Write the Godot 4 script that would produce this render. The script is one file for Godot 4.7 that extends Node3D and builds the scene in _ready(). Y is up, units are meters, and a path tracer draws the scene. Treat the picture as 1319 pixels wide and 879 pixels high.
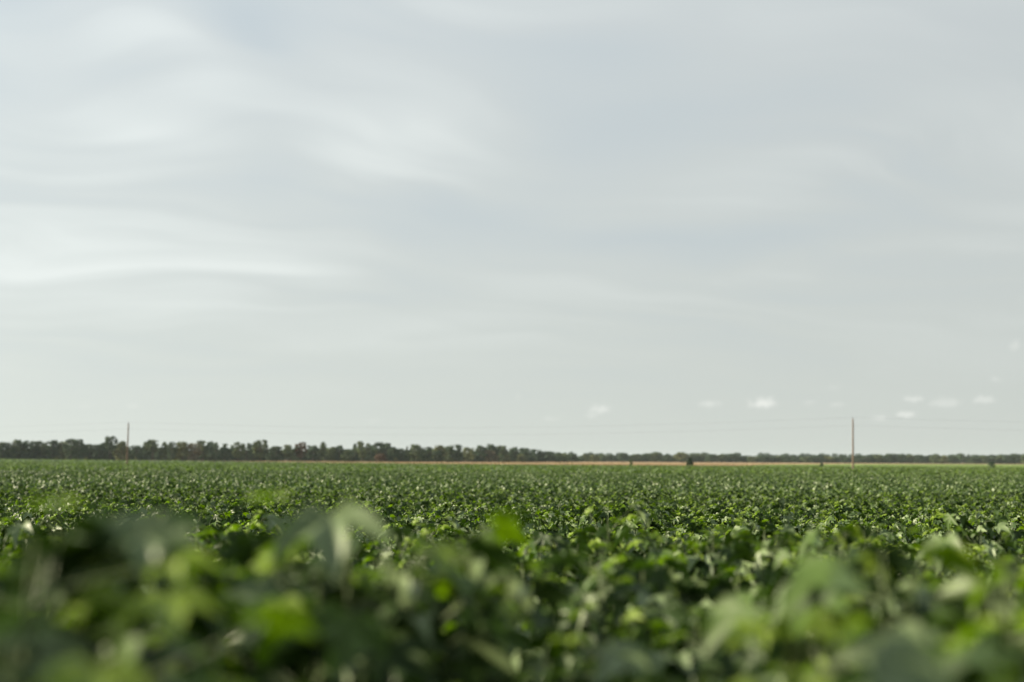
extends Node3D
# A cotton field under a thin bright overcast, with a line of utility poles and a far tree line.
# Metres, y up; the camera looks along -z. "d" below is the distance in front of the camera.

const EYE := 1.25
var rng := RandomNumberGenerator.new()
var names := {}
var M := {}
var leaf_meshes := []
var leaf_small := []
var plants := []
var crowns := {}
var trunks := {}
var sun_dir := Vector3.ZERO

# ------------------------------------------------------------------ helpers
func numbered(called: String) -> String:
	var n: int = names.get(called, 0)
	names[called] = n + 1
	return called if n == 0 else "%s_%03d" % [called, n]

func tag(o: Node, label := "", category := "", group := "", kind := "") -> void:
	if label: o.set_meta("label", label)
	if category: o.set_meta("category", category)
	if group: o.set_meta("group", group)
	if kind: o.set_meta("kind", kind)

func base(called: String, at := Vector3.ZERO, turn := 0.0) -> Node3D:
	var o := Node3D.new()
	o.name = numbered(called)
	add_child(o)
	o.position = at
	o.rotation.y = turn
	return o

func part(called: String, m: Mesh, mat: Material, parent: Node) -> MeshInstance3D:
	var o := MeshInstance3D.new()
	o.name = called if parent != self else numbered(called)
	o.mesh = m
	if mat: o.material_override = mat
	parent.add_child(o, true)
	return o

func rnd(a: float, b: float) -> float:
	return rng.randf_range(a, b)

func std(c: Color, rough: float, spec := 0.5) -> StandardMaterial3D:
	var m := StandardMaterial3D.new()
	m.albedo_color = c.linear_to_srgb()
	m.roughness = rough
	m.metallic_specular = spec
	m.cull_mode = BaseMaterial3D.CULL_DISABLED
	return m

func leaf_mat(c: Color, rough: float, spec: float, back: Color) -> StandardMaterial3D:
	var m := std(c, rough, spec)
	m.backlight_enabled = true
	m.backlight = back
	return m

func tube(st: SurfaceTool, a: Vector3, b: Vector3, ra: float, rb: float, sides := 5) -> void:
	var dir := (b - a).normalized()
	var u := dir.cross(Vector3.RIGHT if absf(dir.x) < 0.8 else Vector3.UP).normalized()
	var v := dir.cross(u)
	for i in sides:
		var p := TAU * i / sides
		var q := TAU * (i + 1) / sides
		var np := u * cos(p) + v * sin(p)
		var nq := u * cos(q) + v * sin(q)
		for k in [[a + np * ra, np], [b + np * rb, np], [b + nq * rb, nq], [a + np * ra, np], [b + nq * rb, nq], [a + nq * ra, nq]]:
			st.set_normal(k[1])
			st.set_uv(Vector2((k[0] - a).dot(u), (k[0] - a).dot(dir)))
			st.add_vertex(k[0])

func start() -> SurfaceTool:
	var st := SurfaceTool.new()
	st.begin(Mesh.PRIMITIVE_TRIANGLES)
	return st

func lathe(st: SurfaceTool, at: Vector3, prof: Array, sides := 10) -> void:
	for i in prof.size() - 1:
		tube(st, at + Vector3(0, prof[i][1], 0), at + Vector3(0, prof[i + 1][1], 0), prof[i][0], prof[i + 1][0], sides)

# depth of the canopy top below the eye, by distance
const PROFILE := [[-60, .27], [0, .27], [3, .29], [5, .36], [8, .46], [12, .59], [16, .69], [20, .78], [28, .93], [40, 1.12], [60, 1.2], [255, 1.3], [400, 1.33], [9000, 1.33]]
func ground_y(x: float, z: float) -> float:
	var d := -z
	var y := 0.32 - 1.33
	for i in PROFILE.size() - 1:
		if d <= PROFILE[i + 1][0]:
			var t: float = clampf((d - PROFILE[i][0]) / (PROFILE[i + 1][0] - PROFILE[i][0]), 0, 1)
			y = 0.32 - lerpf(PROFILE[i][1], PROFILE[i + 1][1], t)
			break
	return y

# far edge of the cotton: the distance at which it ends for a given side step x
const EDGE := [[-900, 1900], [-389, 1080], [-221, 820], [-107, 595], [-42, 486], [0, 403], [48, 386], [136, 378], [900, 330]]
func edge_d(x: float) -> float:
	for i in EDGE.size() - 1:
		if x <= EDGE[i + 1][0]:
			return lerpf(EDGE[i][1], EDGE[i + 1][1], clampf((x - EDGE[i][0]) / (EDGE[i + 1][0] - EDGE[i][0]), 0, 1))
	return 330.0

# ------------------------------------------------------------------ sky
var cirrus := FastNoiseLite.new()
var veil := FastNoiseLite.new()
var warp := FastNoiseLite.new()
var puff := FastNoiseLite.new()
# small fair-weather clouds low over the horizon: bearing, height (degrees), half width, half height, thickness
var cumuli := []
# thicker and thinner reaches of the high cloud: bearing, height, half width, half height, thickness, slope
var banks := []
var row_banks := []
var row_cumuli := []
func begin_row(el: float) -> void:
	row_banks = banks.filter(func(b): return absf(el - b[1]) < 2.5 * b[3] + .05)
	row_cumuli = cumuli.filter(func(m): return absf(el - m[1]) < 2.4 * m[3])

func lin(r: float, g: float, b: float) -> Vector3:
	var c := Color(r / 255.0, g / 255.0, b / 255.0).srgb_to_linear()
	return Vector3(c.r, c.g, c.b)

func sky_color(az: float, el: float, fine: bool) -> Vector3:
	var dir := Vector3(sin(az) * cos(el), sin(el), -cos(az) * cos(el))
	var up := maxf(sin(el), 0.0)
	var low := lin(210, 216, 208)
	var high := lin(201, 209, 213)
	var c := low.lerp(high, 1.0 - pow(1.0 - up, 5.0))
	# thin streaky cloud on a sheet overhead
	var p := Vector2(dir.x, dir.z) / (up + 0.16)
	var q := p.rotated(0.32)
	var wx := warp.get_noise_2d(q.x * 38.0, q.y * 38.0)
	var s := cirrus.get_noise_2d(q.x * 24.0 + wx * 9.0, q.y * 95.0 + wx * 30.0)
	var v := veil.get_noise_2d(q.x * 30.0 + 310.0, q.y * 46.0 + wx * 12.0)
	var k := s * 0.38 + v * 0.6
	for b in row_banks:
		var bx: float = (wrapf(az - b[0], -PI, PI) + wx * .05) / b[2]
		var by: float = (el - b[1] + s * .012 + bx * b[2] * b[5]) / b[3]
		if absf(bx) < 2.5 and absf(by) < 2.5: k += .8 * b[4] * exp(-bx * bx - by * by) * (1.0 + s * .8)
	k = clampf(k, -1, 1) * smoothstep(0.0, 0.16, up)
	c = c.lerp(lin(190, 205, 215), clampf(-k, 0, 1) * 0.5)
	c = c.lerp(lin(229, 234, 231), clampf(k, 0, 1) * 0.5)
	# light scattered forward around the sun behind the veil
	var ang := acos(clampf(dir.dot(sun_dir), -1, 1))
	c *= 0.905 + 0.92 * exp(-pow(ang / 1.0, 2.0)) * (0.9 + 0.4 * k)
	# cumulus
	if el < 0.16:
		for m in row_cumuli:
			var dx: float = az - m[0]
			dx = wrapf(dx, -PI, PI) / m[2]
			var dy: float = (el - m[1]) / m[3]
			if absf(dx) < 1.8 and absf(dy) < 2.4:
				var n := puff.get_noise_2d(az * 2600.0, el * 3600.0) * 0.55 + puff.get_noise_2d(az * 7000.0, el * 8000.0) * 0.3
				var f := 1.0 - sqrt(dx * dx + (dy * dy if dy > 0 else dy * dy * 2.5)) + n * 0.9
				c = c.lerp(lin(236, 239, 233), smoothstep(0.0, 0.8, f) * m[4])
	return c

func make_sky() -> Image:
	cirrus.seed = 11; cirrus.frequency = 0.035; cirrus.fractal_octaves = 4; cirrus.noise_type = FastNoiseLite.TYPE_SIMPLEX_SMOOTH
	veil.seed = 23; veil.frequency = 0.022; veil.fractal_octaves = 3; veil.noise_type = FastNoiseLite.TYPE_SIMPLEX_SMOOTH
	warp.seed = 5; warp.frequency = 0.02; warp.fractal_octaves = 3
	puff.seed = 77; puff.frequency = 0.06; puff.fractal_octaves = 4
	for m in [[985,522,17,8,.95],[915,522,15,5,.5],[773,528,14,7,.6],[762,536,8,4,.4],[1178,518,13,4.5,.65],[1170,537,12,5,.75],[1220,524,19,7,.4],[1271,520,14,6,.5],[1135,541,10,4,.4],[1080,524,11,3,.3],[1045,521,10,3,.3],[710,540,11,3,.3],[170,526,9,3,.3],[105,527,12,3,.25],[480,543,12,3,.25],[667,512,3,5,.2],[1313,455,8,8,.3],[1286,495,8,4,.25],[1075,502,9,3,.2]]:
		var hz: float = 589.0 + 0.0052 * m[0]
		cumuli.append([atan((m[0] - 659.5) / 1837.0), (hz - m[1]) / 1837.0, m[2] * 1.25 / 1837.0, m[3] * 1.25 / 1837.0, m[4]])
	for m in [[285,45,75,40,-.9,.1],[300,215,80,55,-.6,.2],[170,60,100,45,.7,.25],[150,330,170,90,.8,0],[330,345,90,22,.5,.05],[230,190,120,30,.5,.3],[500,190,150,60,.5,0],[770,70,150,50,-.6,-.05],[800,190,130,50,-.5,-.2],[1050,215,190,45,.5,-.25],[560,290,130,60,-.4,-.1],[1120,330,200,25,.4,-.15],[930,310,150,40,-.35,-.15],[480,430,170,22,.35,-.2],[700,400,150,25,.3,-.1]]:
		banks.append([atan((m[0] - 659.5) / 1837.0), (592.0 - m[1]) / 1837.0, m[2] / 1837.0, m[3] / 1837.0, m[4], m[5]])
	var r2 := RandomNumberGenerator.new(); r2.seed = 99
	for i in 130:   # such reaches go on all round
		banks.append([r2.randf_range(.5, TAU - .5), r2.randf_range(.05, 1.2), r2.randf_range(.05, .2), r2.randf_range(.015, .06), r2.randf_range(-.7, .8), r2.randf_range(-.3, .3)])
	for i in 120:   # the same low clouds go on all round
		var az := r2.randf_range(0.45, TAU - 0.45)
		cumuli.append([wrapf(az, -PI, PI), r2.randf_range(0.015, 0.07), r2.randf_range(.006, .018), r2.randf_range(.003, .007), r2.randf_range(.25, .8)])
	var w := 1024; var h := 512
	var data := PackedFloat32Array(); data.resize(w * h * 3)
	for j in h:
		var el := PI * (0.5 - (j + 0.5) / h)
		begin_row(el)
		for i in w:
			var az := wrapf(TAU * (i + 0.5) / w, -PI, PI)
			var o := (j * w + i) * 3
			if j >= h / 2 + 2:
				data[o] = 0.10; data[o + 1] = 0.12; data[o + 2] = 0.06
				continue
			var c := sky_color(az, el, false)
			data[o] = c.x; data[o + 1] = c.y; data[o + 2] = c.z
	var im := Image.create_from_data(w, h, false, Image.FORMAT_RGBF, data.to_byte_array())
	im.resize(4096, 2048, Image.INTERPOLATE_CUBIC)
	# the same function again, sampled finely towards the field
	var cols := 640; var r0 := 680; var rows := 348
	var fd := PackedFloat32Array(); fd.resize(cols * rows * 3)
	for j in rows:
		var el := PI * (0.5 - (r0 + j + 0.5) / 2048.0)
		begin_row(el)
		for i in cols:
			var az := TAU * (i - cols / 2 + 0.5) / 4096.0
			var c := sky_color(az, el, true)
			var o := (j * cols + i) * 3
			fd[o] = c.x; fd[o + 1] = c.y; fd[o + 2] = c.z
	var fi := Image.create_from_data(cols, rows, false, Image.FORMAT_RGBF, fd.to_byte_array())
	im.blit_rect(fi, Rect2i(cols / 2, 0, cols / 2, rows), Vector2i(0, r0))
	im.blit_rect(fi, Rect2i(0, 0, cols / 2, rows), Vector2i(4096 - cols / 2, r0))
	return im

# ------------------------------------------------------------------ leaves and cotton plants
# a five-lobed leaf about one unit long, growing from the origin towards +z, its upper side +y
func lobed_leaf(seed_: int) -> ArrayMesh:
	var r := RandomNumberGenerator.new(); r.seed = seed_
	var lobes := [[-118.0, .50], [-58.0, .80], [0.0, 1.0], [58.0, .80], [118.0, .50]]
	var pts := []
	var droop := r.randf_range(.22, .5); var fold := r.randf_range(.05, .16); var twist := r.randf_range(-.25, .25)
	var put := func(ang: float, rad: float, lift: float) -> void:
		var a := deg_to_rad(ang)
		var x := sin(a) * rad; var z := cos(a) * rad
		pts.append(Vector3(x, lift - droop * rad * rad * .6 + twist * x * z + r.randf_range(-.03, .03), z + .12))
	put.call(-168.0, .14, 0.0)
	for i in 5:
		var a: float = lobes[i][0] + r.randf_range(-6, 6); var l: float = lobes[i][1] * r.randf_range(.88, 1.1)
		put.call(a - 17.0, l * .66, fold)
		put.call(a, l, -fold * .4)
		put.call(a + 17.0, l * .66, fold)
		if i < 4:
			put.call((lobes[i][0] + lobes[i + 1][0]) / 2.0, .46 * r.randf_range(.85, 1.15), fold * 1.3)
	put.call(168.0, .14, 0.0)
	var st := start()
	st.set_smooth_group(0)
	var o := Vector3(0, 0, .06)
	for i in pts.size() - 1:
		for p in [o, pts[i], pts[i + 1]]:
			st.set_uv(Vector2(p.x, p.z)); st.add_vertex(p)
	st.index(); st.generate_normals()
	return st.commit()

# four faces, for leaves that cover a few pixels
func simple_leaf(seed_: int) -> ArrayMesh:
	var r := RandomNumberGenerator.new(); r.seed = seed_
	var a := Vector3(0, 0, 0); var t := Vector3(r.randf_range(-.1, .1), -r.randf_range(.15, .4), 1.05)
	var l := Vector3(-.62, r.randf_range(-.2, .12), .42); var rr := Vector3(.62, r.randf_range(-.2, .12), .42); var m := Vector3(0, -.02, .5)
	var st := start(); st.set_smooth_group(-1)
	for f in [[a, l, m], [l, t, m], [t, rr, m], [rr, a, m]]:
		for p in f: st.add_vertex(p)
	st.generate_normals()
	return st.commit()

const TONES := ["leaf_dark", "leaf_mid", "leaf_grey", "leaf_young"]

# leaf places of one plant of height 1: [transform, tone, mesh number]; stalks go into st
func plant_plan(seed_: int, count: int, size: float, st: SurfaceTool) -> Array:
	var r := RandomNumberGenerator.new(); r.seed = seed_
	var out := []
	var lean := Vector3(r.randf_range(-.06, .06), 0, r.randf_range(-.06, .06))
	if st:
		tube(st, Vector3.ZERO, Vector3(0, .5, 0) + lean * .5, .010, .007)
		tube(st, Vector3(0, .5, 0) + lean * .5, Vector3(0, .96, 0) + lean, .007, .003)
	var nb := int(ceil(count / 5.0))
	for b in nb:
		var t := (b + r.randf_range(0.1, .9)) / nb            # 0 at the lowest branch, 1 at the top
		var y := lerpf(.34, .93, pow(t, .8))
		var root := Vector3(0, y - .04, 0) + lean * y
		var ang := b * 2.4 + r.randf_range(-.5, .5)
		var reach := lerpf(.30, .07, pow(t, 1.5)) * r.randf_range(.75, 1.2)
		var outw := Vector3(cos(ang), 0, sin(ang))
		var tip := root + outw * reach + Vector3(0, r.randf_range(.02, .10) + .04 * (1.0 - t), 0)
		if st: tube(st, root, tip, .0045, .0022, 4)
		for k in mini(5, count - b * 5):
			var s := (k + r.randf_range(.5, 1.0)) / 5.0
			var at := root.lerp(tip, s)
			var la := ang + r.randf_range(-1.5, 1.5) + (PI if s < .3 and r.randf() < .4 else 0.0)
			var pd := Vector3(cos(la), r.randf_range(.1, 1.1), sin(la)).normalized()
			var pl := r.randf_range(.05, .13)
			var foot := at + pd * pl
			if st: tube(st, at, foot, .002, .0015, 3)
			var young := (t > .72 and s > .35 and r.randf() < .55) or r.randf() < .05
			var sz := size * r.randf_range(.75, 1.2) * (.62 if young else 1.0)
			# the blade points outward and hangs; its upper face leans towards the sky
			var droop := r.randf_range(.15, 1.3)
			if young: droop = r.randf_range(-.5, .5)
			var fwd := Vector3(cos(la) * cos(droop), -sin(droop), sin(la) * cos(droop))
			var roll := r.randf_range(-.8, .8)
			var side := Vector3.UP.cross(fwd).normalized()
			var upv := fwd.cross(side).rotated(fwd, roll)
			side = upv.cross(fwd)
			var bs := Basis(side, upv, fwd).scaled_local(Vector3.ONE * sz)
			var tone: int = 3 if young else [0, 0, 1, 1, 2, 2][r.randi() % 6]
			out.append([Transform3D(bs, foot), tone, r.randi() % 4])
	return out

func joined_plant(seed_: int, count: int, size: float, leaves: Array) -> ArrayMesh:
	var sts := []
	for i in 4: sts.append(start())
	for l in plant_plan(seed_, count, size, null):
		sts[l[1]].append_from(leaves[l[2]], 0, l[0])
	var m := ArrayMesh.new()
	for i in 4:
		var before := m.get_surface_count()
		sts[i].commit(m)
		if m.get_surface_count() > before: m.surface_set_material(before, M[TONES[i]])
	return m

func make_plant(seed_: int) -> Node3D:
	var o := Node3D.new()
	var st := start()
	var plan := plant_plan(seed_, 55, .102, st)
	part("stem", st.commit(), M.stalk, o)
	for l in plan:
		var p := part("leaf", leaf_meshes[l[2]], M[TONES[l[1]]], o)
		p.transform = l[0]
	return o

func place_plant(x: float, z: float, h: float, label: String, group: String, broad := 1.0) -> void:
	var src: Node3D = plants[rng.randi() % plants.size()]
	var c := src.duplicate()
	c.name = numbered("cotton_plant")
	add_child(c)
	c.position = Vector3(x, ground_y(x, z) - .01, z)
	c.rotation.y = rnd(0, TAU)
	var wd := rnd(.92, 1.12) * broad
	c.scale = Vector3(wd, h, wd)
	tag(c, label, "cotton plant", group)

func multi(called: String, m: Mesh, xs: Array, parent: Node, mat: Material = null) -> void:
	var mm := MultiMesh.new()
	mm.transform_format = MultiMesh.TRANSFORM_3D
	mm.mesh = m
	mm.instance_count = xs.size()
	for i in xs.size(): mm.set_instance_transform(i, xs[i])
	var o := MultiMeshInstance3D.new()
	o.multimesh = mm
	o.name = called
	if mat: o.material_override = mat
	parent.add_child(o, true)
	o.set_meta("kind", "stuff")

func hero(px: float, d: float, under_eye: float, label: String) -> Array:
	var x := px * d
	return [x, -d, (EYE - under_eye - ground_y(x, -d)) / 1.05, label]

func cotton() -> void:
	for i in 7: plants.append(make_plant(100 + i))
	# plants that stand out: side step per metre, distance, depth of the top below the eye
	var heroes := [
		hero(-.345, 2.1, .0, "tall dark blurred cotton plant at the left edge of the field"),
		hero(-.305, 2.3, .04, "blurred cotton plant just right of the tall one at the left edge"),
		hero(-.365, 1.95, .0, "dark cotton plant cut off by the left edge of the picture"),
		hero(-.325, 2.8, .10, "blurred cotton plant behind the two tall ones at the left edge"),
		hero(-.118, 2.7, .085, "blurred cotton plant in front of the tall bright plant, to its left"),
		hero(-.086, 3.0, .075, "bright leafy cotton plant touching the tall bright plant on its right"),
		hero(-.345, 1.55, .10, "very blurred cotton plant in the lower left corner"),
		hero(-.104, 2.7, .040, "tall bright cotton plant rising above the canopy left of centre"),
		hero(-.140, 3.0, .075, "dark leafy cotton plant on the left flank of the tall bright plant"),
		hero(-.070, 3.3, .13, "leafy cotton plant on the right flank of the tall bright plant"),
		hero(.330, 10.5, .23, "single upright cotton sprig standing above the canopy near the right edge"),
		hero(.190, 6.0, .20, "cotton plant cresting the canopy left of the plant below the right pole"),
		hero(.235, 5.2, .17, "cotton plant cresting the canopy directly below the right utility pole"),
		hero(.285, 2.4, .075, "large blurred cotton plant leaning into the lower right of the field"),
		hero(.350, 2.1, .05, "large dark blurred cotton plant at the right edge of the field"),
		hero(.262, 3.2, .14, "blurred cotton plant behind the large blurred plant at lower right"),
		hero(.350, 1.6, .12, "very blurred cotton plant in the lower right corner"),
		hero(.320, 4.6, .19, "cotton plant rising behind the dark plant at the right edge"),
		hero(-.240, 4.4, .22, "blurred bright cotton plant below the left utility pole"),
		hero(-.035, 6.6, .27, "cotton plant with pale leaves raised slightly in the middle of the field"),
		hero(.045, 7.4, .30, "second raised cotton plant right of the field's middle"),
		hero(.100, 6.8, .27, "third raised cotton plant right of the field's middle"),
	]
	for h in heroes: place_plant(h[0], h[1], h[2], h[3], "cotton plants of the field", 1.25 if h[1] > -3.5 else 1.05)
	# all other plants on a jittered grid; the 300 that show largest are plants of their own, the rest one mass
	var spots := []
	var step := .41
	for j in range(-4, 130):
		var d := j * step
		var half := absf(d) * .47 + 1.6
		for i in range(-int(half / step), int(half / step) + 1):
			var x := (i + (.5 if j % 2 else 0.0)) * step + rnd(-.16, .16)
			var z := -(d + rnd(-.16, .16))
			if Vector2(x, z).length() < .75: continue
			var clash := false
			for h in heroes:
				if Vector2(x - h[0], z - h[1]).length() < .24: clash = true
			if clash: continue
			spots.append([x, z])
	var near := []
	var rest := []
	for s in spots:
		var d: float = -s[1]
		if d > 1.2 and d < 30.0 and absf(s[0]) < .385 * d + .28: near.append(s)
		else: rest.append(s)
	near.sort_custom(func(a, b): return a[1] > b[1])
	while near.size() > 278: rest.append(near.pop_back())
	for s in near:
		var d: float = -s[1]
		var band := "strongly blurred" if d < 2.6 else "blurred" if d < 4.4 else "softly blurred" if d < 6.6 else "slightly soft" if d < 8.8 else "nearly sharp"
		var where := "at the left edge"
		for w in [[-.30, "below the left utility pole"], [-.19, "left of the tall bright plant"], [-.08, "just left of the field's middle"], [0.0, "just right of the field's middle"], [.085, "below the dark far bush"], [.18, "below the right utility pole"], [.29, "at the right edge"]]:
			if s[0] / d > w[0]: where = w[1]
		var tall := minf(.93 * rnd(.86, 1.10) * vigour(s[0], s[1]), (EYE - ground_y(s[0], s[1]) - maxf(.13, .055 * d)) / 1.05 if d < 6.0 else 2.0)
		place_plant(s[0], s[1], tall, "%s green cotton plant in the canopy %s" % [band, where], "cotton plants of the field")
	for p in plants: p.free()
	var mass := base("cotton_field_plants")
	tag(mass, "dense green cotton plants stretching away to the tree line", "cotton plants", "", "stuff")
	# full leaves as far as they can be told apart
	var joined := []
	var lists := []
	for i in 6:
		joined.append(joined_plant(100 + i, 55, .102, leaf_meshes)); lists.append([])
	for s in rest: lists[rng.randi() % 6].append(stand(s[0], s[1], rnd(.84, 1.12)))
	for i in 6: multi("foliage", joined[i], lists[i], mass)
	# then fewer, larger leaves
	field_band(mass, 130 * step, 150.0, .46, 26, .13, .95, 200)
	field_band(mass, 150.0, 420.0, .74, 20, .20, 1.3, 300)
	field_band(mass, 420.0, 1250.0, 2.4, 26, .42, 3.6, 400)

var lumps := FastNoiseLite.new()
func vigour(x: float, z: float) -> float:
	return 1.0 + .16 * lumps.get_noise_2d(x, z)

func stand(x: float, z: float, s: float, w := 1.0) -> Transform3D:
	s *= vigour(x, z)
	var bs := Basis(Vector3.UP, rnd(0, TAU)).scaled_local(Vector3(w * rnd(.85, 1.1), .93 * s, w * rnd(.85, 1.1)))
	return Transform3D(bs, Vector3(x, ground_y(x, z) - .01, z))

func field_band(parent: Node, d0: float, d1: float, step: float, count: int, size: float, wide: float, seed_: int) -> void:
	var ms := []
	var ls := []
	for i in 5:
		ms.append(joined_plant(seed_ + i, count, size, leaf_small)); ls.append([])
	var n := 0
	var d := d0
	while d < d1:
		var half := d * .43 + 3.0
		var x := -half
		while x < half:
			var px := x + rnd(-.35, .35) * step
			var pd := d + rnd(-.35, .35) * step
			if pd < edge_d(px):
				ls[rng.randi() % 5].append(stand(px, -pd, rnd(.78, 1.14), wide)); n += 1
			x += step
		d += step
	for i in 5: multi("foliage", ms[i], ls[i], parent)

# ------------------------------------------------------------------ trees
# a crown one unit high and one wide: clumps of small leafy faces
func crown_mesh(seed_: int, shape: String) -> ArrayMesh:
	var r := RandomNumberGenerator.new(); r.seed = seed_
	var st := start()
	var clumps := {"r": 46, "o": 42, "s": 30, "b": 44, "l": 30}[shape] as int
	var low: float = {"r": .10, "o": .22, "s": .08, "b": .03, "l": .46}[shape]
	for c in clumps:
		var t := (c + r.randf()) / clumps
		var a := r.randf() * TAU
		var wide := 0.0
		match shape:
			"r", "l": wide = sqrt(maxf(0.0, 1.0 - pow(absf(t - .46) / .565, 2.4)))
			"o": wide = sqrt(maxf(0.0, 1.0 - pow(absf(t - .6) / .62, 2.0)))
			"s": wide = pow(1.0 - t, .6) * .9 + .12
			"b": wide = sqrt(maxf(0.05, 1.0 - t * t))
		var rad := wide * .42 * sqrt(r.randf_range(.1, 1.0))
		var ctr := Vector3(cos(a) * rad, low + (1.0 - low) * t * .93 + .01, sin(a) * rad)
		var cr := r.randf_range(.10, .18) * (.8 if shape == "o" else 1.0)
		var tint := r.randf_range(.55, 1.6)
		var warm := r.randf_range(.85, 1.25)
		for k in 32:
			var n := Vector3(r.randfn(), r.randfn() * .9 + .15, r.randfn()).normalized()
			var p := ctr + n * cr * Vector3(1.15, .75, 1.15) * pow(r.randf(), .4)
			if p.y > 1.0: p.y = 1.0 - r.randf() * .03
			var nn := (n + Vector3(r.randfn(), r.randfn(), r.randfn()) * .55).normalized()
			var u := nn.cross(Vector3(r.randfn(), r.randfn(), r.randfn())).normalized()
			var v := nn.cross(u)
			var sz := r.randf_range(.026, .052)
			var col := Color(tint * warm, tint, tint * .9) * r.randf_range(.8, 1.2)
			st.set_normal(nn); st.set_color(col)
			for q in [p - u * sz, p + v * sz * .8, p + u * sz, p - u * sz, p + u * sz, p - v * sz * .9]:
				st.add_vertex(q)
	return st.commit()

func trunk_mesh(seed_: int, shape: String) -> ArrayMesh:
	var r := RandomNumberGenerator.new(); r.seed = seed_
	var st := start()
	var bend := Vector3(r.randf_range(-.04, .04), .45, r.randf_range(-.04, .04))
	tube(st, Vector3.ZERO, bend, .035, .024, 7)
	tube(st, bend, Vector3(bend.x * 1.6, .86, bend.z), .024, .006, 6)
	for i in 6:
		var a := i * 1.9 + r.randf()
		var s := bend * r.randf_range(.7, 1.25)
		tube(st, s, s + Vector3(cos(a) * .28, r.randf_range(.14, .3), sin(a) * .28), .014, .004, 5)
	return st.commit()

func tree(called: String, x: float, z: float, h: float, w: float, shape: String, tone: String, label: String, category: String, group: String) -> void:
	var t := base(called, Vector3(x, ground_y(x, z) - .05, z), rnd(0, TAU))
	var k := rng.randi() % 4
	var tr := part("trunk", trunks[shape][k], M.bark, t)
	var cr := part("crown", crowns[shape][k], M["tree_" + tone], t)
	tr.scale = Vector3(w, h, w); cr.scale = Vector3(w, h, w)
	tag(t, label, category, group)

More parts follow.
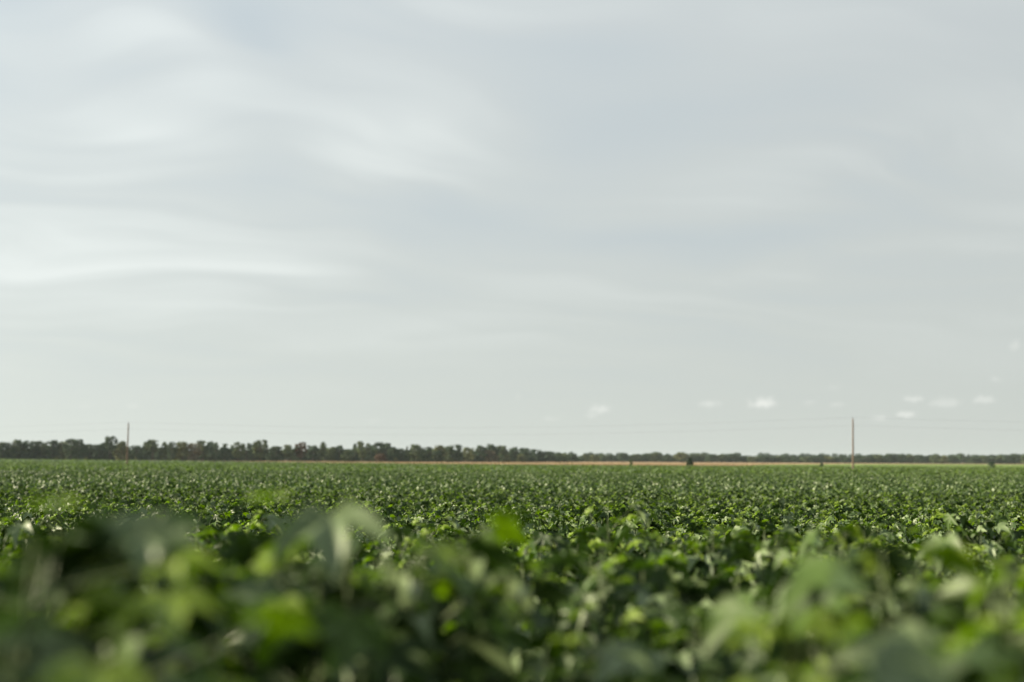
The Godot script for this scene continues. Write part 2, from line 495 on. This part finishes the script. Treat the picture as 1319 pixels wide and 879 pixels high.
const TREES := [
	[-358.4,-1002.9,12.9,10.4,"r","d","rounded dark green tree, thirteenth tree left of the left utility pole"],
	[-349.0,-1005.8,14.6,9.3,"r","m","rounded green tree, twelfth tree left of the left utility pole"],
	[-340.2,-1007.1,13.9,11.0,"r","d","rounded dark green tree, eleventh tree left of the left utility pole"],
	[-333.7,-1010.6,13.7,9.4,"r","m","rounded green tree, tenth tree left of the left utility pole"],
	[-323.8,-1005.8,14.5,8.2,"r","d","rounded dark green tree, ninth tree left of the left utility pole"],
	[-318.1,-1010.1,13.5,8.2,"r","p","rounded pale olive tree, eighth tree left of the left utility pole"],
	[-305.4,-988.7,15.2,9.7,"r","d","rounded dark green tree, seventh tree left of the left utility pole"],
	[-303.8,-999.2,15.1,7.1,"r","d","rounded dark green tree, sixth tree left of the left utility pole"],
	[-303.4,-1010.6,12.5,5.0,"r","d","rounded dark green tree, fifth tree left of the left utility pole"],
	[-296.6,-1003.6,11.6,3.3,"l","d","slender little tree standing just left of a round tree near the left pole"],
	[-292.1,-1009.6,11.7,9.3,"r","d","rounded dark green tree, third tree left of the left utility pole"],
	[-280.8,-996.7,17.0,7.6,"l","d","tallest round-crowned tree poking above the tree line left of the left pole"],
	[-273.3,-999.3,13.6,11.4,"b","p","broad pale olive tree right behind the left utility pole"],
	[-262.1,-993.9,10.9,9.2,"r","d","rounded dark green tree, first tree right of the left utility pole"],
	[-252.0,-1001.1,14.8,10.4,"l","m","high-crowned green tree, second tree right of the left utility pole"],
	[-244.0,-1001.8,13.5,4.9,"r","m","rounded green tree, third tree right of the left utility pole"],
	[-235.4,-988.3,13.4,5.9,"r","d","rounded dark green tree, fourth tree right of the left utility pole"],
	[-229.5,-993.2,13.5,12.4,"b","p","wide olive green dome of a tree among darker trees"],
	[-221.7,-994.7,12.7,9.2,"r","g","rounded greyish tree, fourth tree left of the narrow lone tree"],
	[-218.5,-1010.0,14.8,9.3,"o","m","open-crowned green tree, third tree left of the narrow lone tree"],
	[-212.3,-1006.4,14.0,7.1,"r","d","rounded dark green tree, second tree left of the narrow lone tree"],
	[-205.4,-991.8,13.3,5.4,"s","d","narrow dark green tree, first tree left of the narrow lone tree"],
	[-202.6,-1007.1,12.7,6.6,"s","d","narrow dark tree standing alone between two pale gaps in the tree line"],
	[-190.2,-991.3,13.4,8.6,"o","m","open-crowned green tree, first tree right of the narrow lone tree"],
	[-186.4,-1002.8,13.0,7.1,"o","d","open-crowned dark green tree, second tree right of the narrow lone tree"],
	[-179.4,-991.0,12.6,4.9,"r","d","rounded dark green tree, third tree right of the narrow lone tree"],
	[-174.0,-988.0,15.0,10.2,"o","m","open-crowned green tree, fourth tree right of the narrow lone tree"],
	[-166.7,-1008.9,11.0,11.5,"r","d","rounded dark green tree, second tree left of the reddish open-crowned tree"],
	[-154.3,-993.0,11.7,10.3,"o","m","open-crowned green tree, first tree left of the reddish open-crowned tree"],
	[-146.8,-993.2,13.6,7.6,"o","r","open-crowned tree with reddish brown foliage in the tree line"],
	[-140.7,-1011.6,11.7,9.4,"o","d","open-crowned dark green tree, first tree right of the reddish open-crowned tree"],
	[-133.2,-1008.9,14.2,6.6,"s","m","narrow green tree, second tree right of the reddish open-crowned tree"],
	[-125.9,-994.9,10.5,6.5,"r","m","rounded green tree, third tree right of the reddish open-crowned tree"],
	[-122.5,-1011.1,11.8,7.2,"r","d","rounded dark green tree, fourth tree right of the reddish open-crowned tree"],
	[-114.7,-1000.9,8.2,8.7,"b","m","broad green tree, fifth tree left of the low reddish tree"],
	[-110.2,-1004.3,13.1,4.9,"s","d","narrow dark green tree, fourth tree left of the low reddish tree"],
	[-104.0,-992.9,14.4,8.1,"o","m","open-crowned green tree, third tree left of the low reddish tree"],
	[-99.8,-1010.6,12.4,6.1,"o","d","open-crowned dark green tree, second tree left of the low reddish tree"],
	[-94.3,-1004.6,14.0,8.2,"o","d","open-crowned dark green tree, first tree left of the low reddish tree"],
	[-90.5,-986.2,6.3,7.0,"r","r","low reddish brown tree in front of the dark trees"],
	[-88.7,-1009.4,13.6,8.2,"o","d","open-crowned dark green tree, first tree right of the low reddish tree"],
	[-82.1,-995.2,10.7,6.5,"r","d","rounded dark green tree, second tree right of the low reddish tree"],
	[-76.8,-996.7,9.7,8.1,"r","d","rounded dark green tree, third tree right of the low reddish tree"],
	[-72.6,-992.0,11.3,2.7,"s","d","narrow dark green tree, fourth tree right of the low reddish tree"],
	[-66.7,-991.5,12.7,8.1,"r","m","rounded green tree, fifth tree right of the low reddish tree"],
	[-58.4,-989.6,10.8,8.1,"r","d","rounded dark green tree, sixth tree right of the low reddish tree"],
	[-52.6,-1034.0,12.4,10.7,"b","p","broad pale olive tree, fifth tree left of the greyish brown tree"],
	[-47.0,-1058.7,12.1,7.5,"r","m","rounded green tree, fourth tree left of the greyish brown tree"],
	[-41.2,-1058.9,13.2,9.8,"r","d","rounded dark green tree, third tree left of the greyish brown tree"],
	[-33.2,-1098.5,11.6,9.6,"r","p","rounded pale olive tree, second tree left of the greyish brown tree"],
	[-23.9,-1113.7,13.3,8.5,"r","d","rounded dark green tree, first tree left of the greyish brown tree"],
	[-16.3,-1132.0,14.5,9.9,"r","d","rounded dark green tree, first tree right of the greyish brown tree"],
	[-17.3,-1116.3,9.7,12.2,"b","g","pale greyish brown rounded tree standing forward of the dark tree line"],
	[-7.9,-1156.5,13.8,9.4,"r","m","rounded green tree, second tree right of the greyish brown tree"],
	[-4.0,-1136.3,6.2,8.0,"b","p","small bright green tree at the foot of the tree line near its middle"],
	[2.2,-1179.9,12.8,8.3,"r","d","rounded dark green tree, third tree right of the greyish brown tree"],
	[11.5,-1205.7,12.4,11.2,"r","d","rounded dark green tree, fourth tree right of the greyish brown tree"],
	[8.5,-1159.3,7.0,8.2,"b","p","small pale olive tree at the foot of the dark trees mid picture"],
	[21.1,-1232.6,11.4,10.1,"r","d","rounded dark green tree, fifth tree right of the greyish brown tree"],
	[32.6,-1234.5,9.8,12.8,"r","d","rounded dark green tree, sixth tree right of the greyish brown tree"],
	[43.3,-1272.4,8.3,14.5,"r","m","rounded green tree, seventh tree right of the greyish brown tree"],
	[54.7,-1296.6,8.1,12.0,"r","d","rounded dark green tree, sixth tree left of the small bush at the field edge"],
	[78.2,-1488.4,9.5,7.3,"r","m","rounded green tree, fifth tree left of the small bush at the field edge"],
	[87.4,-1506.9,8.0,12.3,"r","p","rounded pale olive tree, fourth tree left of the small bush at the field edge"],
	[104.4,-1646.8,9.0,10.8,"r","m","rounded green tree, third tree left of the small bush at the field edge"],
	[116.5,-1651.9,9.1,11.7,"r","d","rounded dark green tree, second tree left of the small bush at the field edge"],
	[128.9,-1638.2,10.9,13.4,"r","d","rounded dark green tree, first tree left of the small bush at the field edge"],
	[143.2,-1639.1,9.6,13.4,"r","m","rounded green tree, first tree right of the small bush at the field edge"],
	[155.1,-1642.3,10.6,11.6,"r","d","rounded dark green tree, second tree right of the small bush at the field edge"],
	[168.6,-1660.9,12.1,17.2,"r","m","rounded green tree, third tree right of the small bush at the field edge"],
	[181.1,-1642.7,8.5,12.5,"r","d","rounded dark green tree, second tree left of the dark bush at the field edge"],
	[197.9,-1656.1,11.8,23.4,"b","p","broad olive tree above the dark bush at the field edge"],
	[212.8,-1660.3,11.0,12.7,"r","m","rounded green tree, first tree right of the dark bush at the field edge"],
	[221.0,-1660.6,10.1,10.8,"r","m","rounded green tree, second tree right of the dark bush at the field edge"],
	[230.8,-1646.3,10.1,11.7,"r","d","rounded dark green tree, third tree right of the dark bush at the field edge"],
	[242.5,-1646.5,9.7,13.4,"r","m","rounded green tree, fourth tree right of the dark bush at the field edge"],
	[255.6,-1650.6,10.7,11.7,"r","d","rounded dark green tree, fifth tree right of the dark bush at the field edge"],
	[271.0,-1656.6,8.6,15.3,"r","d","rounded dark green tree, sixth tree right of the dark bush at the field edge"],
	[278.2,-1640.6,8.1,11.6,"r","m","rounded green tree, seventh tree right of the dark bush at the field edge"],
	[292.5,-1656.0,8.7,12.6,"r","d","rounded dark green tree, eighth tree right of the dark bush at the field edge"],
	[302.7,-1657.1,7.8,11.7,"r","d","rounded dark green tree, tenth tree left of the right utility pole"],
	[312.0,-1658.6,8.8,9.9,"r","m","rounded green tree, ninth tree left of the right utility pole"],
	[316.3,-1638.9,8.7,10.7,"r","d","rounded dark green tree, eighth tree left of the right utility pole"],
	[331.3,-1660.7,9.8,13.6,"r","d","rounded dark green tree, seventh tree left of the right utility pole"],
	[339.7,-1640.2,8.0,13.4,"r","m","rounded green tree, sixth tree left of the right utility pole"],
	[354.4,-1646.2,9.4,15.2,"r","d","rounded dark green tree, fifth tree left of the right utility pole"],
	[367.5,-1652.7,8.2,12.6,"r","p","rounded pale olive tree, fourth tree left of the right utility pole"],
	[377.3,-1660.0,7.3,10.8,"r","d","rounded dark green tree, third tree left of the right utility pole"],
	[383.1,-1654.2,10.5,6.3,"l","d","small round crown rising above the low trees left of the right pole"],
	[393.6,-1660.2,7.4,10.8,"r","d","rounded dark green tree, first tree left of the right utility pole"],
	[402.2,-1651.1,9.2,11.7,"r","d","rounded dark green tree, first tree right of the right utility pole"],
	[411.6,-1645.5,10.2,12.5,"r","d","rounded dark green tree, second tree right of the right utility pole"],
	[424.2,-1645.6,10.7,13.4,"r","m","rounded green tree, third tree right of the right utility pole"],
	[435.8,-1642.3,11.6,13.4,"r","d","rounded dark green tree, fourth tree right of the right utility pole"],
	[447.7,-1639.9,11.2,11.6,"r","d","rounded dark green tree, fifth tree right of the right utility pole"],
	[458.0,-1641.6,10.4,11.6,"r","m","rounded green tree, sixth tree left of the dark fluffy tree"],
	[472.4,-1654.5,10.5,12.6,"r","d","rounded dark green tree, fifth tree left of the dark fluffy tree"],
	[484.5,-1661.9,9.7,10.9,"r","d","rounded dark green tree, fourth tree left of the dark fluffy tree"],
	[488.5,-1641.9,10.5,11.6,"r","m","rounded green tree, third tree left of the dark fluffy tree"],
	[497.5,-1639.2,10.1,10.7,"r","p","rounded pale olive tree, second tree left of the dark fluffy tree"],
	[514.2,-1661.7,9.8,11.8,"r","d","rounded dark green tree, first tree left of the dark fluffy tree"],
	[518.7,-1635.8,12.0,12.5,"o","d","dark fluffy tree standing above its neighbours in the tree line right of the right pole"],
	[536.8,-1647.7,9.0,12.6,"r","d","rounded dark green tree, first tree right of the dark fluffy tree"],
	[544.5,-1643.7,9.9,10.7,"r","m","rounded green tree, second tree right of the dark fluffy tree"],
	[556.3,-1652.3,10.5,11.7,"r","d","rounded dark green tree, third tree right of the dark fluffy tree"],
	[568.1,-1657.8,10.1,11.7,"r","m","rounded green tree, fourth tree right of the dark fluffy tree"],
	[574.0,-1648.9,11.0,11.7,"r","d","rounded dark green tree, fifth tree right of the dark fluffy tree"],
	[582.7,-1648.1,12.4,13.5,"r","d","rounded dark green tree, sixth tree right of the dark fluffy tree"],
	[591.2,-1639.3,12.0,13.4,"r","m","rounded green tree, seventh tree right of the dark fluffy tree"]
]

func trees() -> void:
	for s in ["r", "o", "s", "b", "l"]:
		crowns[s] = []; trunks[s] = []
		for k in 4:
			crowns[s].append(crown_mesh(500 + k + s.unicode_at(0) * 7, s)); trunks[s].append(trunk_mesh(700 + k, s))
	for t in TREES:
		tree("tree", t[0], t[1], t[2], t[3] * 1.3, t[4], t[5], t[6], "tree", "trees of the far tree line")
	# the wood behind them
	var lists := [[], [], [], []]
	for t in TREES:
		for k in 7:
			var far := rnd(25, 110)
			var px: float = t[0] * (1.0 + far / -t[1]) + rnd(-1, 1) * t[3]
			var pz: float = t[1] - far
			var hh: float = (t[2] - 2.3) * rnd(.48, .76) + 2.3
			var ww := rnd(6, 11)
			lists[rng.randi() % 4].append(Transform3D(Basis(Vector3.UP, rnd(0, TAU)).scaled_local(Vector3(ww, hh, ww)), Vector3(px, ground_y(px, pz), pz)))
	var wood := base("woodland")
	tag(wood, "dim mass of woodland behind the front row of trees", "woodland", "", "stuff")
	for k in 4: multi("foliage", crowns.r[k], lists[k], wood, M.tree_d)
	# a far blue ridge of trees that closes the low gap
	var ridge := base("distant_woodland")
	tag(ridge, "hazy distant woodland seen through the low gap in the tree line", "woodland", "", "stuff")
	var rl := []
	for i in 420:
		var d := rnd(2600, 2900)
		var px := d * rnd(-.42, .42)
		var ww := rnd(12, 20)
		rl.append(Transform3D(Basis(Vector3.UP, rnd(0, TAU)).scaled_local(Vector3(ww, rnd(13, 18), ww)), Vector3(px, -1.0, -d)))
	multi("foliage", crowns.r[1], rl, ridge, M.tree_d)
	# bushes along the edges of the field
	var bushes := [
		[48.6, -388, 2.9, 2.6, "b", "d", "dark rounded bush at the far edge of the cotton field"],
		[34.0, -405, 2.7, 1.5, "s", "m", "small bush at the cotton's far edge left of the dark bush"],
		[182.0, -540, 2.6, 3.0, "b", "d", "dark low bush on the light green strip near the right edge"],
		[92.5, -425, 1.8, 2.0, "b", "m", "thin green bush on the light green strip left of the right pole"],
		[-311, -975, 2.8, 3.0, "b", "p", "pale green shrub at the foot of the trees near the left edge"],
		[-306, -978, 2.4, 2.4, "b", "p", "smaller pale shrub right beside the pale green shrub at left"],
		[-291, -975, 2.8, 2.5, "b", "p", "pale shrub at the tree foot midway to the left pole"],
		[-257, -975, 2.8, 2.4, "b", "p", "pale green shrub at the tree foot just right of the left pole"],
		[-80, -985, 3.2, 5.0, "b", "p", "pale shrub at the tree foot right of the low reddish tree"],
		[-42, -990, 3.0, 7.0, "b", "p", "wide pale shrub at the tree foot left of the greyish brown tree"],
	]
	for b in bushes: tree("bush", b[0], b[1], b[2], b[3], b[4], b[5], b[6], "bush", "bushes along the field edges")

# ------------------------------------------------------------------ poles and wires
func pole(x: float, z: float, h: float, label: String) -> Array:
	var t := base("utility_pole", Vector3(x, ground_y(x, z) - .02, z))
	t.rotation.z = -.012
	var st := start()
	lathe(st, Vector3.ZERO, [[.19, 0], [.175, h * .25], [.155, h * .5], [.135, h * .75], [.115, h], [.0, h + .03]], 12)
	part("shaft", st.commit(), M.pole, t)
	st = start()
	lathe(st, Vector3(0, h + .02, 0), [[.02, 0], [.02, .12], [.05, .13], [.075, .17], [.05, .21], [.06, .24], [.03, .3], [.0, .31]], 10)
	part("top_insulator", st.commit(), M.glazed, t)
	st = start()
	tube(st, Vector3(.1, h - 1.15, 0), Vector3(.24, h - 1.15, 0), .015, .015, 6)
	lathe(st, Vector3(.2, h - 1.22, 0), [[.0, 0], [.045, .01], [.03, .07], [.045, .13], [.0, .14]], 10)
	part("side_insulator", st.commit(), M.glazed, t)
	tag(t, label, "utility pole", "utility poles crossing the field")
	return [t.transform * Vector3(0, h + .27, 0), t.transform * Vector3(.24, h - 1.15, 0)]

func wire(a: Vector3, b: Vector3, sag: float, label: String) -> void:
	var st := start()
	var n := 24
	for i in n:
		var s := float(i) / n; var e := float(i + 1) / n
		tube(st, a.lerp(b, s) - Vector3(0, 4 * sag * s * (1 - s), 0), a.lerp(b, e) - Vector3(0, 4 * sag * e * (1 - e), 0), .007, .007, 5)
	var o := part("power_line", st.commit(), M.wire, self)
	tag(o, label, "power line", "wires strung between the utility poles")

func poles() -> void:
	var a := pole(-223, -345, 9.6, "wooden utility pole beyond the left end of the row")
	var b := pole(-80.9, -300, 9.5, "left weathered wooden utility pole rising from the cotton before tall trees")
	var c := pole(61.1, -255, 9.85, "right tall bare wooden utility pole rising from the far side of the field")
	var d := pole(203, -210, 9.8, "wooden utility pole beyond the right end of the row")
	for k in 2:
		var which: String = ["upper", "lower"][k]
		wire(a[k], b[k], 1.45, "thin %s power line left of the left utility pole" % which)
		wire(b[k], c[k], 1.5, "thin %s power line sagging between the two utility poles" % which)
		wire(c[k], d[k], 1.45, "thin %s power line right of the right utility pole" % which)

# ------------------------------------------------------------------ ground
func noise_tex(freq: float, seed_: int, a: Color, b: Color, size := 512) -> NoiseTexture2D:
	var n := FastNoiseLite.new(); n.seed = seed_; n.frequency = freq; n.fractal_octaves = 5
	var t := NoiseTexture2D.new(); t.width = size; t.height = size; t.seamless = true; t.noise = n
	var g := Gradient.new(); g.set_color(0, a.linear_to_srgb()); g.set_color(1, b.linear_to_srgb())
	t.color_ramp = g
	return t

func ground_mat(tex: Texture2D, scale_: float) -> StandardMaterial3D:
	var m := StandardMaterial3D.new()
	m.albedo_texture = tex
	m.uv1_triplanar = true; m.uv1_world_triplanar = true
	m.uv1_scale = Vector3.ONE * scale_
	m.roughness = .95
	m.metallic_specular = .2
	return m

func sheet(called: String, poly: PackedVector2Array, lift: float, mat: Material) -> void:
	var st := start()
	var ix := Geometry2D.triangulate_polygon(poly)
	for i in range(0, ix.size(), 3):
		var p := [poly[ix[i]], poly[ix[i + 1]], poly[ix[i + 2]]]
		if (p[1] - p[0]).cross(p[2] - p[0]) < 0: p = [p[0], p[2], p[1]]
		for q in p:
			st.set_normal(Vector3.UP); st.add_vertex(Vector3(q.x, 0.32 - 1.33 + lift, q.y))
	var o := part(called, st.commit(), mat, self)
	o.set_meta("kind", "structure")

func ground() -> void:
	var xs := [-6000.0, -2500.0, -1000.0, -400.0, -150.0, -60.0, -25.0, -10.0, 0.0, 10.0, 25.0, 60.0, 150.0, 400.0, 1000.0, 2500.0, 6000.0]
	var zs := [300.0, 60.0, 20.0, 5.0, 0.0]
	var d := 1.0
	while d < 60.0:
		zs.append(-d); d += 1.0
	for v in [80, 110, 150, 200, 255, 320, 400, 600, 900, 1400, 2200, 3500, 6000]: zs.append(-float(v))
	var st := start()
	st.set_smooth_group(0)
	for j in zs.size() - 1:
		for i in xs.size() - 1:
			var q := []
			for c in [[0, 0], [0, 1], [1, 1], [1, 0]]:
				var x: float = xs[i + c[0]]; var z: float = zs[j + c[1]]
				q.append(Vector3(x, ground_y(x, z), z))
			for k in [0, 1, 2, 0, 2, 3]:
				st.add_vertex(q[k])
	st.index(); st.generate_normals()
	var g := part("ground", st.commit(), ground_mat(noise_tex(.02, 3, Color(.035, .024, .014), Color(.10, .072, .045)), .35), self)
	g.set_meta("kind", "structure")
	sheet("dry_stubble_strip", PackedVector2Array([Vector2(-330, -1010), Vector2(-190, -760), Vector2(-107, -600), Vector2(-42, -490), Vector2(0, -406), Vector2(48, -389), Vector2(700, -345), Vector2(1400, -1750), Vector2(60, -1750), Vector2(20, -1240), Vector2(-60, -1060)]), .05, M.stubble)
	sheet("light_green_strip", PackedVector2Array([Vector2(46, -390), Vector2(140, -776), Vector2(268, -1115), Vector2(494, -1373), Vector2(900, -1500), Vector2(700, -346), Vector2(136, -380)]), .12, M.strip)
	# low crop and dry grass standing on the strips
	var tuft := joined_plant(801, 22, .25, leaf_small)
	var crop := base("low_crop"); tag(crop, "strip of low light green crop beyond the cotton on the right", "crop", "", "stuff")
	var line := PackedVector2Array([Vector2(46, -390), Vector2(140, -776), Vector2(268, -1115), Vector2(494, -1373), Vector2(900, -1500), Vector2(700, -346), Vector2(136, -380)])
	var cl := []
	while cl.size() < 14000:
		var pd := 378.0 + 900.0 * pow(rng.randf(), 1.6)
		var p := Vector2(rnd(.1, .43) * pd, -pd)
		if Geometry2D.is_point_in_polygon(p, line):
			cl.append(Transform3D(Basis(Vector3.UP, rnd(0, TAU)).scaled_local(Vector3(2.2, rnd(.22, .32), 2.2)), Vector3(p.x, -.92, p.y)))
	multi("foliage", tuft, cl, crop, M.strip_leaf)
	var straw := base("dry_grass"); tag(straw, "dry straw coloured grass along the strip below the tree line", "grass", "", "stuff")
	var sl := []
	while sl.size() < 9000:
		var pd := 400.0 + 700.0 * pow(rng.randf(), 1.4)
		var px := rnd(-.18, .43) * pd
		if pd > edge_d(px) + 3.0 and not Geometry2D.is_point_in_polygon(Vector2(px, -pd), line):
			sl.append(Transform3D(Basis(Vector3.UP, rnd(0, TAU)).scaled_local(Vector3(2.0, rnd(.3, .5), 2.0)), Vector3(px, -.98, -pd)))
	multi("tuft", tuft, sl, straw, M.straw)

# ------------------------------------------------------------------ scene
func _ready() -> void:
	rng.seed = 20240
	lumps.seed = 31; lumps.frequency = .45; lumps.fractal_octaves = 2
	# camera: a 50 mm view at a wide aperture, tipped up and a touch off level
	var cam := Camera3D.new()
	cam.name = "camera"
	add_child(cam)
	cam.position = Vector3(0, EYE, 0)
	cam.rotation = Vector3(deg_to_rad(4.775), 0, .0052)
	var at := CameraAttributesPhysical.new()
	at.frustum_focal_length = 72.9
	at.frustum_focus_distance = 16.5
	at.frustum_near = 0.05
	at.frustum_far = 12000.0
	at.exposure_aperture = 2.15
	cam.attributes = at
	cam.fov = 27.0
	cam.near = 0.05
	cam.far = 12000.0
	cam.current = true
	# sun: behind thin cloud, to the left and a little ahead
	var saz := deg_to_rad(-84.0); var sel := deg_to_rad(25.0)
	sun_dir = Vector3(sin(saz) * cos(sel), sin(sel), -cos(saz) * cos(sel))
	var sun := DirectionalLight3D.new()
	sun.name = "sun"
	add_child(sun)
	sun.look_at_from_position(sun_dir * 50.0, Vector3.ZERO)
	sun.light_energy = 1.6
	sun.light_color = Color(1.0, .94, .83)
	sun.light_angular_distance = 0.8
	sun.shadow_enabled = true
	var we := WorldEnvironment.new()
	we.name = "environment"
	var e := Environment.new()
	e.background_mode = Environment.BG_SKY
	var pm := PanoramaSkyMaterial.new()
	pm.panorama = ImageTexture.create_from_image(make_sky())
	e.sky = Sky.new()
	e.sky.sky_material = pm
	e.tonemap_mode = Environment.TONE_MAPPER_LINEAR
	e.tonemap_exposure = 2.5
	e.background_energy_multiplier = 0.4
	e.sdfgi_enabled = true
	e.ssao_enabled = true
	e.ssil_enabled = true
	e.fog_enabled = true
	e.fog_density = 0.000035
	e.fog_light_color = Color(.86, .92, .95)
	we.environment = e
	add_child(we)
	# materials
	M.leaf_dark = leaf_mat(Color(.024, .045, .012), .48, .26, Color(.07, .125, .003))
	M.leaf_mid = leaf_mat(Color(.048, .084, .018), .50, .26, Color(.12, .20, .004))
	M.leaf_grey = leaf_mat(Color(.106, .148, .064), .48, .38, Color(.10, .17, .007))
	M.leaf_young = leaf_mat(Color(.112, .165, .018), .50, .30, Color(.32, .44, .004))
	M.stalk = std(Color(.07, .10, .03), .6)
	M.bark = std(Color(.075, .062, .05), .9, .2)
	for t in [["d", Color(.046, .076, .040)], ["m", Color(.074, .104, .046)], ["p", Color(.120, .140, .056)], ["g", Color(.150, .140, .090)], ["r", Color(.105, .074, .046)]]:
		var m := std(t[1], .8, .25)
		m.vertex_color_use_as_albedo = true
		M["tree_" + t[0]] = m
	M.glazed = std(Color(.06, .045, .04), .25)
	M.wire = std(Color(.09, .09, .09), .5)
	M.pole = std(Color(1, 1, 1), .9, .2)
	M.pole.albedo_texture = noise_tex(.03, 8, Color(.10, .075, .055), Color(.24, .19, .145), 256)
	M.pole.uv1_scale = Vector3(3.0, .12, 1.0)
	M.stubble = ground_mat(noise_tex(.02, 14, Color(.25, .18, .10), Color(.38, .28, .17)), .02)
	M.strip = ground_mat(noise_tex(.02, 15, Color(.19, .27, .09), Color(.26, .34, .13)), .02)
	M.strip_leaf = std(Color(.20, .28, .09), .8, .2)
	M.straw = std(Color(.34, .255, .15), .85, .2)
	# large structure, then the rest
	for i in 4:
		leaf_meshes.append(lobed_leaf(40 + i))
		leaf_small.append(simple_leaf(60 + i))
	ground()
	trees()
	poles()
	cotton()
